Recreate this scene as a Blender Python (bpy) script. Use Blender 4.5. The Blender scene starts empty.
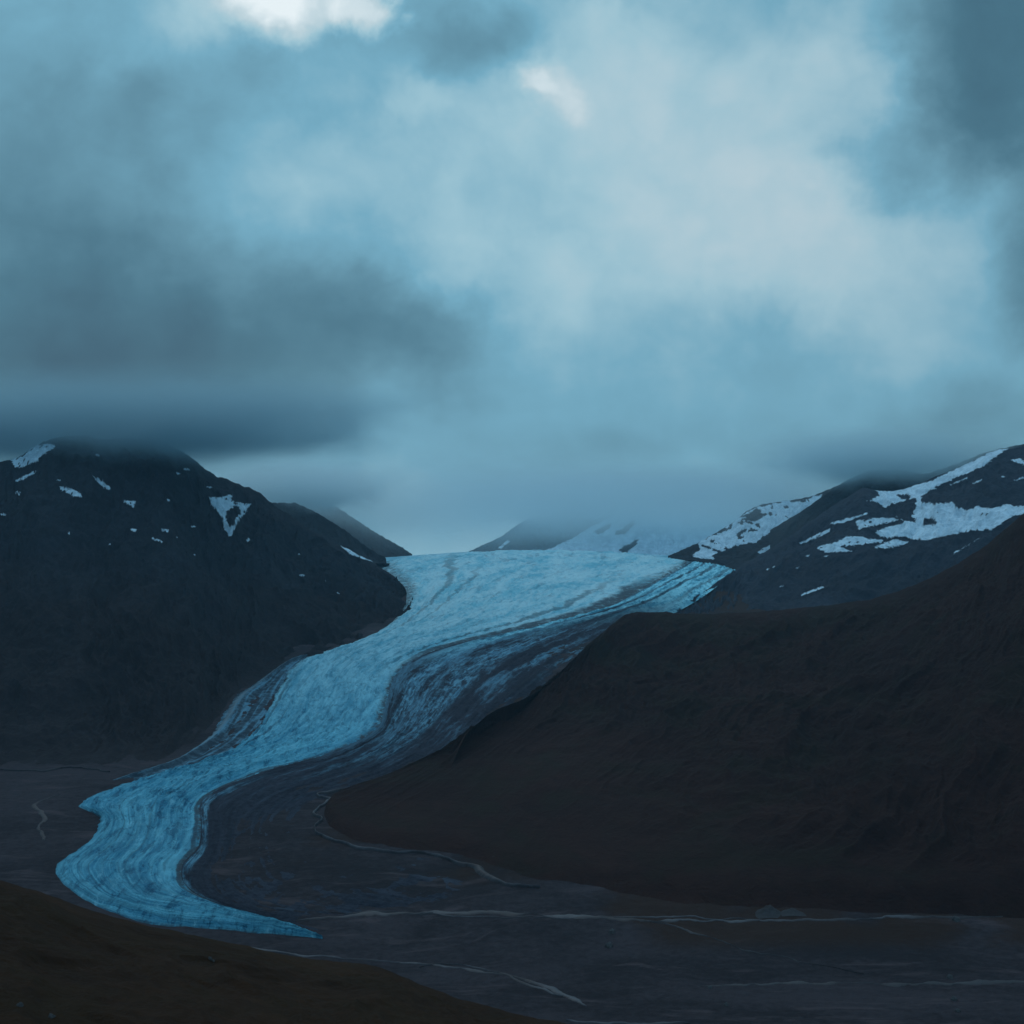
import bpy, math, random
import numpy as np
from mathutils import Vector

random.seed(7)
RNG = np.random.RandomState(11)
S = bpy.context.scene
COL = S.collection
F = 512 / math.tan(math.radians(20))      # focal length of the 40 degree view, in photo pixels
H = 600.0                                  # camera height above the valley floor (m)

# ------------------------------------------------------------------ noise
PERM = RNG.permutation(4096)
GRX = np.cos(np.arange(4096) * 2.399963); GRY = np.sin(np.arange(4096) * 2.399963)

def perlin(x, y, seed=0):
    xi = np.floor(x).astype(np.int64); yi = np.floor(y).astype(np.int64)
    xf = x - xi; yf = y - yi
    u = xf * xf * xf * (xf * (xf * 6 - 15) + 10); v = yf * yf * yf * (yf * (yf * 6 - 15) + 10)
    def g(ix, iy, dx, dy):
        h = PERM[(PERM[(ix + seed * 131) & 4095] + iy) & 4095]
        return GRX[h] * dx + GRY[h] * dy
    a = g(xi, yi, xf, yf); b = g(xi + 1, yi, xf - 1, yf)
    c = g(xi, yi + 1, xf, yf - 1); d = g(xi + 1, yi + 1, xf - 1, yf - 1)
    return (a + (b - a) * u + (c - a) * v + (a - b - c + d) * u * v) * 1.5

def fbm(x, y, o=5, seed=0, gain=.5):
    s = 0; a = 1.; n = 0
    for k in range(o):
        s = s + a * perlin(x, y, seed + k); n += a
        x = x * 2.03 + 17.3; y = y * 2.03 - 9.1; a *= gain
    return s / n

def ridged(x, y, o=5, seed=0, gain=.55):
    s = 0; a = 1.; n = 0
    for k in range(o):
        r = 1 - np.abs(perlin(x, y, seed + k)) * 1.6
        s = s + a * r * r; n += a
        x = x * 2.05 + 5.1; y = y * 2.05 + 3.7; a *= gain
    return s / n

def smooth(a, b, x):
    t = np.clip((x - a) / (b - a), 0, 1); return t * t * (3 - 2 * t)

# ------------------------------------------------------------------ valley profile (rises up-valley, dips past the ice divide)
YT = np.arange(-3000., 16000., 5.)
SL = .0912 * smooth(1850, 2050, YT)
SL = SL * (1 - smooth(6050, 6750, YT)) - .028 * smooth(6350, 7000, YT)
ZT = np.cumsum(SL) * 5.
PT = 512 + F * (H - ZT) / np.maximum(YT, 1)
_m = (YT > 900); _i0 = np.argmax(_m); _ic = _i0 + np.argmin(PT[_i0:_i0 + 1300])
CREST_Y, CREST_P = YT[_ic], PT[_ic]
print('crest', CREST_Y, CREST_P)
def base_z(y): return np.interp(y, YT, ZT)
def side(x, y): return np.minimum(34. * ((x - 150) / 800.) ** 2, 60.) * smooth(5300, 6300, y)
def y_of(py):                                # distance at which the valley surface lies at that height of the view
    p = PT[_i0:_ic + 1][::-1]; q = YT[_i0:_ic + 1][::-1]
    return np.interp(py, p, q)
def at(px, py, Y):
    px = np.asarray(px, float); py = np.asarray(py, float); Y = np.asarray(Y, float)
    return (px - 512) / F * Y, Y, H + (512 - py) / F * Y
def proj(x, y, z): return 512 + F * x / y, 512 - F * (z - H) / y

# ------------------------------------------------------------------ mesh helpers
def grid_mesh(name, X, Y, Z, mat, parent=None, attrs=None, keep=None):
    nv, nu = X.shape
    co = np.stack([X, Y, Z], -1).reshape(-1, 3).astype(np.float32)
    i = np.arange(nv * nu).reshape(nv, nu)
    q = np.stack([i[:-1, :-1], i[:-1, 1:], i[1:, 1:], i[1:, :-1]], -1).reshape(-1, 4)
    if keep is not None:
        q = q[keep.reshape(-1)]
        used = np.unique(q); re = np.full(nv * nu, -1); re[used] = np.arange(len(used))
        co = co[used]; q = re[q]
        if attrs: attrs = {k: v.reshape(-1)[used] for k, v in attrs.items()}
    return raw_mesh(name, co, q, mat, parent, attrs)

def raw_mesh(name, co, q, mat, parent=None, attrs=None, smooth_shade=True):
    me = bpy.data.meshes.new(name)
    n, m = len(co), len(q); k = q.shape[1]
    me.vertices.add(n); me.vertices.foreach_set('co', np.ascontiguousarray(co, np.float32).ravel())
    me.loops.add(m * k); me.loops.foreach_set('vertex_index', np.ascontiguousarray(q, np.int32).ravel())
    me.polygons.add(m); me.polygons.foreach_set('loop_start', np.arange(0, m * k, k, dtype=np.int32))
    me.polygons.foreach_set('use_smooth', np.full(m, smooth_shade))
    me.update(calc_edges=True)
    for a, v in (attrs or {}).items():
        at_ = me.attributes.new(a, 'FLOAT', 'POINT'); at_.data.foreach_set('value', np.ascontiguousarray(v, np.float32).ravel())
    me.materials.append(mat)
    o = bpy.data.objects.new(name, me); COL.objects.link(o); o.parent = parent
    return o

def tag(o, label=None, cat=None, kind=None, group=None):
    if label: o['label'] = label
    if cat: o['category'] = cat
    if kind: o['kind'] = kind
    if group: o['group'] = group
    return o

# ------------------------------------------------------------------ node helpers
class NT:
    def __init__(s, tree): s.t = tree; s.n = tree.nodes; s.l = tree.links
    def put(s, sock, v):
        if v is None: return
        if isinstance(v, bpy.types.NodeSocket): s.l.new(v, sock)
        else: sock.default_value = v
    def new(s, kind, **kw):
        n = s.n.new(kind)
        for k, v in kw.items(): setattr(n, k, v)
        return n
    def math(s, op, a, b=None, c=None, clamp=False):
        n = s.new('ShaderNodeMath', operation=op, use_clamp=clamp)
        for i, v in enumerate((a, b, c)): s.put(n.inputs[i], v)
        return n.outputs[0]
    def add(s, a, b): return s.math('ADD', a, b)
    def sub(s, a, b): return s.math('SUBTRACT', a, b)
    def mul(s, a, b): return s.math('MULTIPLY', a, b)
    def vm(s, op, a, b=None, scale=None):
        n = s.new('ShaderNodeVectorMath', operation=op)
        s.put(n.inputs[0], a); s.put(n.inputs[1], b)
        if scale is not None: s.put(n.inputs['Scale'], scale)
        return n.outputs['Value'] if op in ('LENGTH', 'DOT_PRODUCT', 'DISTANCE') else n.outputs[0]
    def xyz(s, x, y, z):
        n = s.new('ShaderNodeCombineXYZ')
        for i, v in enumerate((x, y, z)): s.put(n.inputs[i], v)
        return n.outputs[0]
    def sep(s, v):
        n = s.new('ShaderNodeSeparateXYZ'); s.put(n.inputs[0], v); return n.outputs
    def noise(s, vec, scale=1., detail=4., rough=.55, dist=0., color=False):
        n = s.new('ShaderNodeTexNoise'); s.put(n.inputs['Vector'], vec)
        n.inputs['Scale'].default_value = scale; n.inputs['Detail'].default_value = detail
        n.inputs['Roughness'].default_value = rough; n.inputs['Distortion'].default_value = dist
        return n.outputs['Color' if color else 'Fac']
    def voronoi(s, vec, scale=1., feature='F1', rand=1.):
        n = s.new('ShaderNodeTexVoronoi', feature=feature); s.put(n.inputs['Vector'], vec)
        n.inputs['Scale'].default_value = scale; n.inputs['Randomness'].default_value = rand
        return n.outputs['Distance']
    def rng(s, v, a, b, c=0., d=1., smoothstep=True):
        n = s.new('ShaderNodeMapRange'); n.interpolation_type = 'SMOOTHSTEP' if smoothstep else 'LINEAR'
        s.put(n.inputs[0], v)
        for i, q in enumerate((a, b, c, d)): s.put(n.inputs[i + 1], q)
        return n.outputs[0]
    def mix(s, f, a, b):
        n = s.new('ShaderNodeMix', data_type='RGBA'); s.put(n.inputs[0], f)
        for i, v in ((6, a), (7, b)): s.put(n.inputs[i], tuple(v) + (1.,) if isinstance(v, (tuple, list)) and len(v) == 3 else v)
        return n.outputs[2]
    def ramp(s, f, stops, interp='LINEAR'):
        n = s.new('ShaderNodeValToRGB'); s.put(n.inputs[0], f); e = n.color_ramp; e.interpolation = interp
        while len(e.elements) < len(stops): e.elements.new(.5)
        for el, (p, c) in zip(e.elements, stops): el.position = p; el.color = tuple(c) + (1.,)
        return n.outputs[0]
    def attr(s, name):
        n = s.new('ShaderNodeAttribute', attribute_name=name); return n.outputs['Fac']
    def bump(s, h, dist, strength=1.):
        n = s.new('ShaderNodeBump'); s.put(n.inputs['Height'], h)
        n.inputs['Distance'].default_value = dist; n.inputs['Strength'].default_value = strength
        return n.outputs[0]

def lin(r, g, b):
    f = lambda c: c / 12.92 if c <= .04045 else ((c + .055) / 1.055) ** 2.4
    return tuple(f(c / 255) for c in (r, g, b))

def material(name):
    m = bpy.data.materials.new(name); m.use_nodes = True
    nt = NT(m.node_tree); p = m.node_tree.nodes['Principled BSDF']
    p.inputs['Roughness'].default_value = .9; p.inputs['Specular IOR Level'].default_value = .06
    return m, nt, p

def obj_co(nt): return nt.new('ShaderNodeTexCoord').outputs['Object']

def rock_mat(name, dark, light, moss, scale=1., moss_amt=.5, pale=(.09, .085, .085), pale_amt=.62, heath=None):
    m, nt, p = material(name); co = obj_co(nt)
    big = nt.noise(co, .0022 * scale, 6, .62, .4)
    mid = nt.noise(co, .018 * scale, 6, .65, .6)
    fine = nt.noise(co, .11 * scale, 5, .7)
    v = nt.add(nt.mul(big, .45), nt.add(nt.mul(mid, .35), nt.mul(fine, .2)))
    c = nt.mix(nt.rng(v, .36, .66), dark, light)
    c = nt.mix(nt.mul(nt.rng(nt.noise(co, .0035 * scale, 7, .68, .8), .46, .66), moss_amt), c, moss)
    if heath:                                   # brown low flanks paint in the view's edge darkening, up to a ragged limit
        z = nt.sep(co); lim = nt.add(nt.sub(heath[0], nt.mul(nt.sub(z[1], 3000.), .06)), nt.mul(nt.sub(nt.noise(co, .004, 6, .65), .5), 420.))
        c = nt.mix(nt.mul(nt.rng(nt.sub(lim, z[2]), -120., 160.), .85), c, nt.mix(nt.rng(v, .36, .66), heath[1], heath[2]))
    sp = nt.noise(nt.vm('MULTIPLY', co, (1, 1, 2.2)), .03 * scale, 8, .75, .3)
    c = nt.mix(nt.mul(nt.rng(sp, pale_amt, pale_amt + .12), .55), c, pale)
    nt.put(p.inputs['Base Color'], c)
    b = nt.add(nt.mul(mid, 1.), nt.mul(fine, .35))
    nt.put(p.inputs['Normal'], nt.bump(b, 14 / scale, .8))
    return m

def snow_mat():
    m, nt, p = material('old_snow'); co = obj_co(nt)
    a = nt.noise(co, .02, 6, .65); b = nt.noise(nt.vm('MULTIPLY', co, (1., 1., .4)), .12, 4, .6)
    c = nt.mix(nt.rng(nt.add(nt.mul(a, .6), nt.mul(b, .4)), .38, .62), (.42, .56, .64), (.66, .81, .89))
    e = nt.rng(nt.add(nt.attr('depth'), nt.mul(nt.sub(nt.noise(co, .07, 6, .7), .5), 1.7)), .02, .55)
    c = nt.mix(e, (.045, .055, .07), c)
    streak = nt.noise(nt.vm('MULTIPLY', co, (1., .5, .25)), .035, 6, .7, .6)
    c = nt.mix(nt.mul(nt.rng(streak, .54, .68), .4), c, (.20, .28, .34))
    nt.put(p.inputs['Base Color'], c); p.inputs['Roughness'].default_value = .7
    nt.put(p.inputs['Normal'], nt.bump(b, 3, .5))
    return m

M_LEFT = rock_mat('dark_mountain_rock', (.0145, .0165, .022), (.037, .041, .050), (.027, .030, .033), heath=(470., (.0165, .0115, .0115), (.036, .026, .0255)))  # heath: low-slope tint that paints in darkening at the view's edge
M_RIGHT = rock_mat('slate_mountain_rock', (.022, .028, .039), (.053, .060, .076), (.036, .038, .044), pale_amt=.64)
M_FAR = rock_mat('far_mountain_rock', (.02, .023, .028), (.05, .05, .055), (.035, .036, .036), .6)
M_HILL = rock_mat('tundra_hillside', (.0190, .0078, .0062), (.039, .0160, .0120), (.022, .0150, .0090), 1.3, .8, (.055, .045, .042), .61)
M_NEAR = rock_mat('brown_heath', (.0195, .0080, .0033), (.043, .0180, .0072), (.026, .0140, .0045), 3.2, .6, (.07, .05, .036), .60)
M_SNOW = snow_mat()

# ------------------------------------------------------------------ mountains
def line(keys, n, par=None):
    k = np.array(keys, float)
    if par is None:
        d = np.r_[0, np.cumsum(np.hypot(np.diff(k[:, 0]), np.diff(k[:, 1])))]; par = d / d[-1]
    u = np.linspace(0, 1, n)
    out = np.stack([np.interp(u, par, k[:, j]) for j in range(k.shape[1])], -1)
    w = max(2, n // 60); ker = np.hanning(2 * w + 1); ker /= ker.sum()
    pad = np.pad(out, ((w, w), (0, 0)), mode='reflect', reflect_type='odd')
    return np.stack([np.convolve(pad[:, j], ker, 'valid') for j in range(out.shape[1])], -1), par

def mountain(name, ridge, foot, mat, nu, nv, amp, seed, prof=1.2, back=900., drop=500., jag=.8, gully=170., sink=6., label=None, steps=0.):
    """ridge: (px, py, Y) keys of the skyline; foot: matching keys (px, py[, Y]) of its foot on the valley surface."""
    r, par = line(ridge, nu)
    foot = [f if len(f) == 3 else (f[0], f[1], float(y_of(f[1]))) for f in foot]
    b, _ = line(foot, nu, par)
    uu = np.linspace(0, 1, nu)
    jn = fbm(uu * 40 + seed * 3.1, uu * 0 + seed, 6, seed, .62)
    r[:, 1] += jn * 3.2 * jag
    rx, ry, rz = at(r[:, 0], r[:, 1], r[:, 2]); bx, by, bz = at(b[:, 0], b[:, 1], b[:, 2]); bz = bz - sink
    nb = max(24, nv // 8)
    v = np.r_[np.linspace(0, 1, nv), 1 + np.linspace(0, 1, nb + 1)[1:]]
    vf = np.clip(v, 0, 1)[:, None]; vb = np.clip(v - 1, 0, 1)[:, None]
    X = bx + (rx - bx) * vf; Y = by + (ry - by) * vf; pr = prof(r[:, 0])[None] if callable(prof) else prof
    Z = bz + (rz - bz) * vf ** pr
    if callable(prof): Z = base_z(Y) + 11 * smooth(0, .06, vf) - sink * (1 - smooth(0, .05, vf)) + (rz - base_z(ry)) * vf ** pr    # height over the sloping plain
    dx, dy = rx, ry; dl = np.hypot(dx, dy)
    X = X + dx / dl * back * vb; Y = Y + dy / dl * back * vb; Z = Z - drop * vb ** 1.15 * (1 + .15 * np.sin(uu * 9)[None])
    along = np.r_[0, np.cumsum(np.hypot(np.diff(rx), np.diff(ry)))]
    wid = np.hypot(rx - bx, ry - by).mean()
    A = along[None] + 0 * Z; B = v[:, None] * wid + 0 * Z
    w = fbm(X / 420, Y / 420, 4, seed + 20) * 160
    g = ridged((A + w) / gully, (B + w * .6) / (gully * 4.2) + seed, 6, seed + 5)
    iso = fbm(X / 260, (Y + Z) / 260, 7, seed + 9, .56)
    crag = ridged((A + w * .5) / 70, (B) / 150 + seed, 5, seed + 13, .6)
    env = smooth(0, .16, v)[:, None] * (1 - .88 * smooth(.90, .998, v)[:, None] * (1 - smooth(1.0, 1.1, v)[:, None]))
    top = smooth(.25, .85, v)[:, None]
    if callable(prof): env = env * np.where(v[:, None] <= 1, .10 + .90 * smooth(5, 70, Z - base_z(Y)), 1)
    Z = Z + env * amp * ((g - .62) * 1.0 + iso * .7 + (crag - .6) * .38 * top)
    if callable(prof): pass
    if steps:                                  # rock bands
        band = np.sin((Z + iso * 60) / 26) * steps
        Z = Z + env * band
    o = grid_mesh(name, X, Y, Z, mat)
    tag(o, label, kind='structure')
    return dict(o=o, X=X, Y=Y, Z=Z, nv=nv, name=name)

def in_poly(px, py, poly):
    inside = np.zeros(px.shape, bool); n = len(poly); j = n - 1
    for i in range(n):
        xi, yi = poly[i]; xj, yj = poly[j]
        if yi != yj:
            c = ((yi > py) != (yj > py)) & (px < (xj - xi) * (py - yi) / (yj - yi) + xi)
            inside ^= c
        j = i
    return inside

def snow(mt, poly, label, name='snow_patch', group=None, rag=1.2, holes=(), thr=.62, lift=2.2, grain=5.):
    """A real sheet of snow lying on the mountain: the outline is laid on its slope and its rim follows the relief."""
    X, Y, Z = mt['X'][:mt['nv']], mt['Y'][:mt['nv']], mt['Z'][:mt['nv']]
    px, py = proj(X, Y, Z)
    P = np.array(poly, float); x0, y0 = P.min(0) - 4; x1, y1 = P.max(0) + 4
    ok = (px > x0) & (px < x1) & (py > y0) & (py < y1)
    rr = np.where(ok.any(1))[0]; cc = np.where(ok.any(0))[0]
    if len(rr) < 2 or len(cc) < 2: print('no snow', label); return None
    sl = (slice(rr[0], rr[-1] + 1), slice(cc[0], cc[-1] + 1))
    X, Y, Z, px, py = X[sl], Y[sl], Z[sl], px[sl], py[sl]
    sc = grain * Y.mean() / F                                          # grain of the rim in metres
    n1 = fbm(X / sc, Z * 2.4 / sc, 5, 51, .62); n2 = fbm(X / sc + 40, Z * 2.4 / sc, 5, 77, .62)
    qx = px + n1 * rag * 3; qy = py + n2 * rag * 2
    m = in_poly(qx, qy, poly)
    for h in holes: m &= ~in_poly(qx, qy, h)
    n3 = ridged(X / (sc * 2.2), Z * 2 / (sc * 2.2), 5, 31, .6)
    m &= n3 < thr + .2
    keep = m[:-1, :-1] & m[1:, :-1] & m[:-1, 1:] & m[1:, 1:]
    if name == 'snow_patch': keep = largest(keep)
    if keep.sum() < 2: print('tiny snow', label, keep.sum()); return None
    dep = np.zeros(m.shape); e = m.copy()
    for k in range(5):
        dep += e / 5.; p_ = np.pad(e, 1); e = p_[1:-1, 1:-1] & p_[:-2, 1:-1] & p_[2:, 1:-1] & p_[1:-1, :-2] & p_[1:-1, 2:]
    o = grid_mesh(name, X, Y - lift * .6, Z + lift, M_SNOW, keep=keep, attrs=dict(depth=dep))
    return tag(o, label, 'snow patch' if name == 'snow_patch' else 'snowfield', group=group)

def largest(k):
    lab = np.where(k, np.arange(1, k.size + 1).reshape(k.shape), 0)
    while True:
        p = np.pad(lab, 1); n = np.maximum.reduce([p[1:-1, 1:-1], p[:-2, 1:-1], p[2:, 1:-1], p[1:-1, :-2], p[1:-1, 2:]]) * k
        if (n == lab).all(): break
        lab = n
    u, c_ = np.unique(lab[lab > 0], return_counts=True)
    return lab == u[np.argmax(c_)] if len(u) else k

def crop(ox, oy, k, pts): return [(ox + x / k, oy + y / k) for x, y in pts]

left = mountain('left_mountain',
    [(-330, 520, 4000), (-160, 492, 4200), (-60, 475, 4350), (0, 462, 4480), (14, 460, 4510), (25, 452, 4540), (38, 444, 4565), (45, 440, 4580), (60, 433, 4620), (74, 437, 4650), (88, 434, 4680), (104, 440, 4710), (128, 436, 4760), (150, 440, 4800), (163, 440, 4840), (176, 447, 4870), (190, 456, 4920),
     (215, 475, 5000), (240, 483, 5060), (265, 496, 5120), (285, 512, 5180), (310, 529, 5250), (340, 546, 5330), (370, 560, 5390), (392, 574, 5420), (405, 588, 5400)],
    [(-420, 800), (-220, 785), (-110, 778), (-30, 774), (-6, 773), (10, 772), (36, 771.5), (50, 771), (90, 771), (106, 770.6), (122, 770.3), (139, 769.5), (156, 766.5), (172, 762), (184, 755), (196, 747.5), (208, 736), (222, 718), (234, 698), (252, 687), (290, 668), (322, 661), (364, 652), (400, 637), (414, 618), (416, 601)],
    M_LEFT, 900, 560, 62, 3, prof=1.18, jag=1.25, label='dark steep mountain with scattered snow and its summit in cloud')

right = mountain('right_mountain',
    [(672, 618, 4750), (690, 601, 5050), (715, 583, 5420), (740, 566, 5850), (775, 545, 5850), (800, 529, 5830), (830, 507, 5800), (850, 495, 5780), (864, 487, 5760), (878, 491, 5740), (892, 492, 5720),
     (910, 487, 5700), (940, 475, 5660), (962, 466, 5630), (985, 455, 5600), (1000, 449, 5580), (1024, 446, 5540), (1080, 432, 5450), (1160, 440, 5300), (1350, 420, 5000)],
    [(668, 622, 4650), (690, 622, 4600), (712, 624, 4560), (738, 627, 4520), (765, 630, 4480), (790, 632, 4440), (820, 634, 4400), (845, 636, 4360), (865, 637, 4330), (880, 638, 4300), (895, 639, 4280),
     (912, 640, 4260), (935, 641, 4230), (960, 642, 4200), (985, 643, 4170), (1005, 644, 4150), (1030, 645, 4120), (1080, 648, 4060), (1160, 650, 4000), (1380, 660, 3900)],
    M_RIGHT, 760, 460, 46, 17, prof=1.1, jag=.6, label='slate grey mountain with a broad snowfield below its crest')

hill = mountain('right_hill',
    [(449, 779, 2790), (458, 756, 2870), (468, 736, 2950), (490, 717, 3060), (529, 701, 3230), (552, 684, 3400), (572, 664, 3560), (590, 647, 3700), (606, 634, 3800), (624, 617, 3900), (645, 615, 3960), (690, 617, 4000), (760, 615, 3980), (820, 610, 3920), (870, 603, 3850),
     (900, 594, 3780), (930, 582, 3700), (958, 567, 3620), (985, 550, 3540), (1024, 516, 3420), (1090, 468, 3250), (1300, 380, 2900)],
    [(405, 785), (372, 789), (340, 795), (322, 804), (317, 818), (322, 832), (336, 843), (362, 849), (398, 853), (432, 856), (460, 864), (495, 877), (540, 889), (600, 900), (660, 908),
     (715, 912), (775, 914), (840, 916), (900, 919), (970, 920), (1060, 920), (1350, 940)],
    M_HILL, 900, 520, 42, 29, prof=lambda px: np.interp(px, [440, 480, 560, 640, 720, 850, 1000], [3.6, 3.4, 2.8, 2.1, 1.5, 1.15, 1.0]), jag=.45, gully=230., label='dark brown hill whose slope runs down to the gravel plain')

near = mountain('foreground_hill',
    [(-420, 760, 560), (-120, 850, 640), (0, 880, 700), (45, 893, 720), (80, 906, 735), (130, 921, 750), (180, 932, 765), (240, 944, 780), (300, 957, 800), (350, 962, 810), (385, 968, 815), (420, 984, 810), (465, 1000, 800), (530, 1016, 780), (590, 1028, 770), (700, 1060, 740), (1100, 1180, 640), (1500, 1300, 520)],
    [(-900, 1500, 90), (-600, 1500, 95), (-300, 1500, 100), (-150, 1500, 100), (0, 1500, 100), (100, 1500, 100), (180, 1500, 100), (240, 1500, 100), (300, 1500, 100), (360, 1500, 100), (420, 1500, 100), (480, 1500, 100), (540, 1500, 100), (600, 1500, 100), (660, 1500, 100), (800, 1500, 100), (1300, 1500, 100), (1800, 1500, 90)],
    M_NEAR, 620, 420, 7, 41, prof=1., back=420., drop=420., jag=1.0, gully=60., label='nearly black brown heath slope at the viewer\'s feet')

mountain('mound_hill',
    [(900, 921, 2080), (935, 914, 2090), (965, 906, 2100), (990, 897, 2110), (1024, 883, 2120), (1090, 860, 2120), (1200, 850, 2120)],
    [(895, 923), (932, 922), (962, 921), (990, 920), (1024, 920), (1100, 922), (1250, 930)],
    M_RIGHT, 200, 60, 5, 47, prof=.9, back=160., drop=90., gully=50., label='low grey gravel bank at the foot of the brown hill')

far_left_a = mountain('far_left_mountain',
    [(200, 530, 6100), (240, 512, 6150), (270, 502, 6200), (296, 503, 6230), (320, 514, 6260), (345, 530, 6300), (365, 545, 6320), (386, 558, 6330)],
    [(190, 570, 5700), (250, 570, 5750), (285, 568, 5800), (310, 566, 5850), (330, 565, 5900), (352, 563, 6000), (372, 562, 6100), (390, 562, 6180)],
    M_FAR, 260, 150, 40, 53, jag=.7, label='blue shadowed mountain spur running down to the ice rim')
mountain('far_left_peak',
    [(240, 520, 7600), (300, 498, 7650), (332, 504, 7700), (352, 517, 7740), (375, 532, 7780), (395, 543, 7800), (412, 553.5, 7800)],
    [(240, 562, 7000), (300, 562, 7000), (335, 562, 7050), (355, 562, 7100), (378, 561, 7150), (398, 560, 7250), (418, 560, 7350)],
    M_FAR, 260, 130, 36, 59, jag=.7, label='faint blue mountain behind the nearer spur, top in mist')
far_mid = mountain('far_middle_mountain',
    [(466, 553, 9600), (482, 545, 9600), (500, 537, 9600), (514, 527, 9600), (527, 518, 9600), (545, 513, 9600), (575, 507, 9600), (605, 502, 9550), (632, 499, 9500), (672, 496, 9450), (712, 500, 9400), (760, 512, 9350), (820, 535, 9350)],
    [(464, 556, 9100), (482, 556, 9050), (500, 556, 9000), (515, 556, 8950), (530, 556, 8900), (548, 556, 8900), (578, 557, 8900), (605, 557, 8900), (632, 557, 8900), (672, 558, 8900), (712, 560, 8900), (760, 562, 8900), (820, 565, 8950)],
    M_FAR, 380, 130, 40, 61, jag=.6, label='hazy mountain beyond the ice, half of it snow covered')
far_right = mountain('far_right_mountain',
    [(668, 556, 6900), (685, 548, 6920), (702, 541, 6940), (718, 531, 6960), (735, 521, 6980), (748, 510, 7000), (762, 504, 7000), (785, 501, 7000), (810, 497, 7000), (850, 480, 7000), (900, 470, 7000)],
    [(672, 558, 6500), (694, 559, 6450), (712, 562, 6420), (730, 566, 6380), (750, 570, 6330), (768, 572, 6300), (786, 573, 6280), (806, 574, 6260), (830, 575, 6240), (865, 576, 6220), (900, 578, 6200)],
    M_FAR, 420, 200, 34, 67, jag=.6, label='snow striped mountain at the far rim of the glacier')
mountain('misty_ridge',
    [(770, 530, 6700), (800, 512, 6700), (830, 491, 6680), (850, 478, 6660), (870, 470, 6640), (900, 470, 6600), (925, 474, 6560), (950, 466, 6500), (985, 452, 6450), (1040, 440, 6400)],
    [(770, 560, 6300), (800, 560, 6280), (830, 560, 6260), (850, 560, 6250), (870, 560, 6230), (900, 560, 6200), (925, 560, 6180), (950, 560, 6150), (985, 560, 6100), (1040, 560, 6050)],
    M_FAR, 240, 110, 30, 71, jag=.5, label='dark ridge fading into low cloud behind the snowy shoulder')

# ------------------------------------------------------------------ snow lying on the mountains
kl = 1024 / 260; cl = lambda *p: crop(0, 380, kl, p)
kr = 1024 / 224; cr = lambda *p: crop(800, 420, kr, p)
kq = 1024 / 374; cq = lambda *p: crop(650, 420, kq, p)
kf = 1024 / 350; cf = lambda *p: crop(460, 480, kf, p)
snow(left, cl((55, 345), (35, 312), (95, 300), (130, 258), (218, 252), (218, 270), (150, 312), (152, 328), (80, 352)), 'snow band slanting down from the clouded summit of the dark mountain')
snow(left, cl((30, 410), (128, 360), (150, 362), (105, 394), (42, 416)), 'thin snow streak under the summit snow band', rag=.8)
snow(left, cl((222, 420), (262, 420), (322, 446), (332, 468), (288, 464), (235, 436)), 'oval snow patch below the summit of the dark mountain', rag=.9)
snow(left, cl((358, 372), (402, 392), (440, 424), (482, 412), (484, 440), (420, 438), (378, 404)), 'ragged snow strip in the upper gully of the dark mountain')
snow(left, cl((466, 462), (500, 474), (544, 476), (532, 500), (550, 522), (500, 496)), 'forked snow patch at the lower end of the gully')
snow(left, cl((462, 566), (500, 574), (574, 606), (570, 613), (530, 604), (480, 582)), 'long thin snow streak in the middle of the dark mountainside', rag=.7)
snow(left, cl((625, 578), (662, 588), (682, 606), (636, 602)), 'short snow dash beside the long thin streak', rag=.7)
snow(left, cl((588, 616), (640, 632), (650, 652), (600, 634)), 'lower snow dash below the long thin streak', rag=.7)
snow(left, cl((818, 456), (850, 463), (882, 456), (938, 444), (908, 474), (994, 490), (966, 530), (932, 582), (906, 630), (878, 582), (868, 540), (830, 500)),
     'triangular snow patch with rock showing through, on the shoulder', thr=.58, holes=[cl((895, 520), (935, 500), (945, 520), (910, 575), (895, 560))])
snow(left, [(301, 519), (307, 521), (319, 531), (316, 533)], 'sliver of snow along the descending skyline ridge', rag=.4)
snow(left, [(339, 545), (350, 550), (376, 559), (374, 563), (350, 556)], 'snow strip where the skyline ridge meets the ice', rag=.4)
for k, (x, y, w, h) in enumerate([(69, 534, 3.5, 2), (193, 527, 4, 2.2), (176, 538, 3.5, 2), (248, 541, 3, 3.5), (196, 556, 3, 2), (244, 555, 2.6, 2.6), (209, 488, 4, 2), (186, 470, 5, 2), (177, 474, 5, 2),
                                  (168, 501, 3, 2.6), (18, 494, 4, 3), (4, 515, 5, 2.2), (97, 456, 4, 2), (60, 481, 6, 2), (302, 576, 4, 2), (325, 582, 4, 2), (338, 594, 2.5, 2), (110, 545, 3, 1.8), (298, 555, 2.5, 1.8)]):
    snow(left, [(x - w, y - h * .4), (x, y - h), (x + w, y - h * .1), (x + w * .6, y + h), (x - w * .5, y + h * .6)], 'small isolated snow fleck on the dark mountainside above the glacier bend', group='snow flecks on the dark mountain', rag=.5, grain=3)

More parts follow.
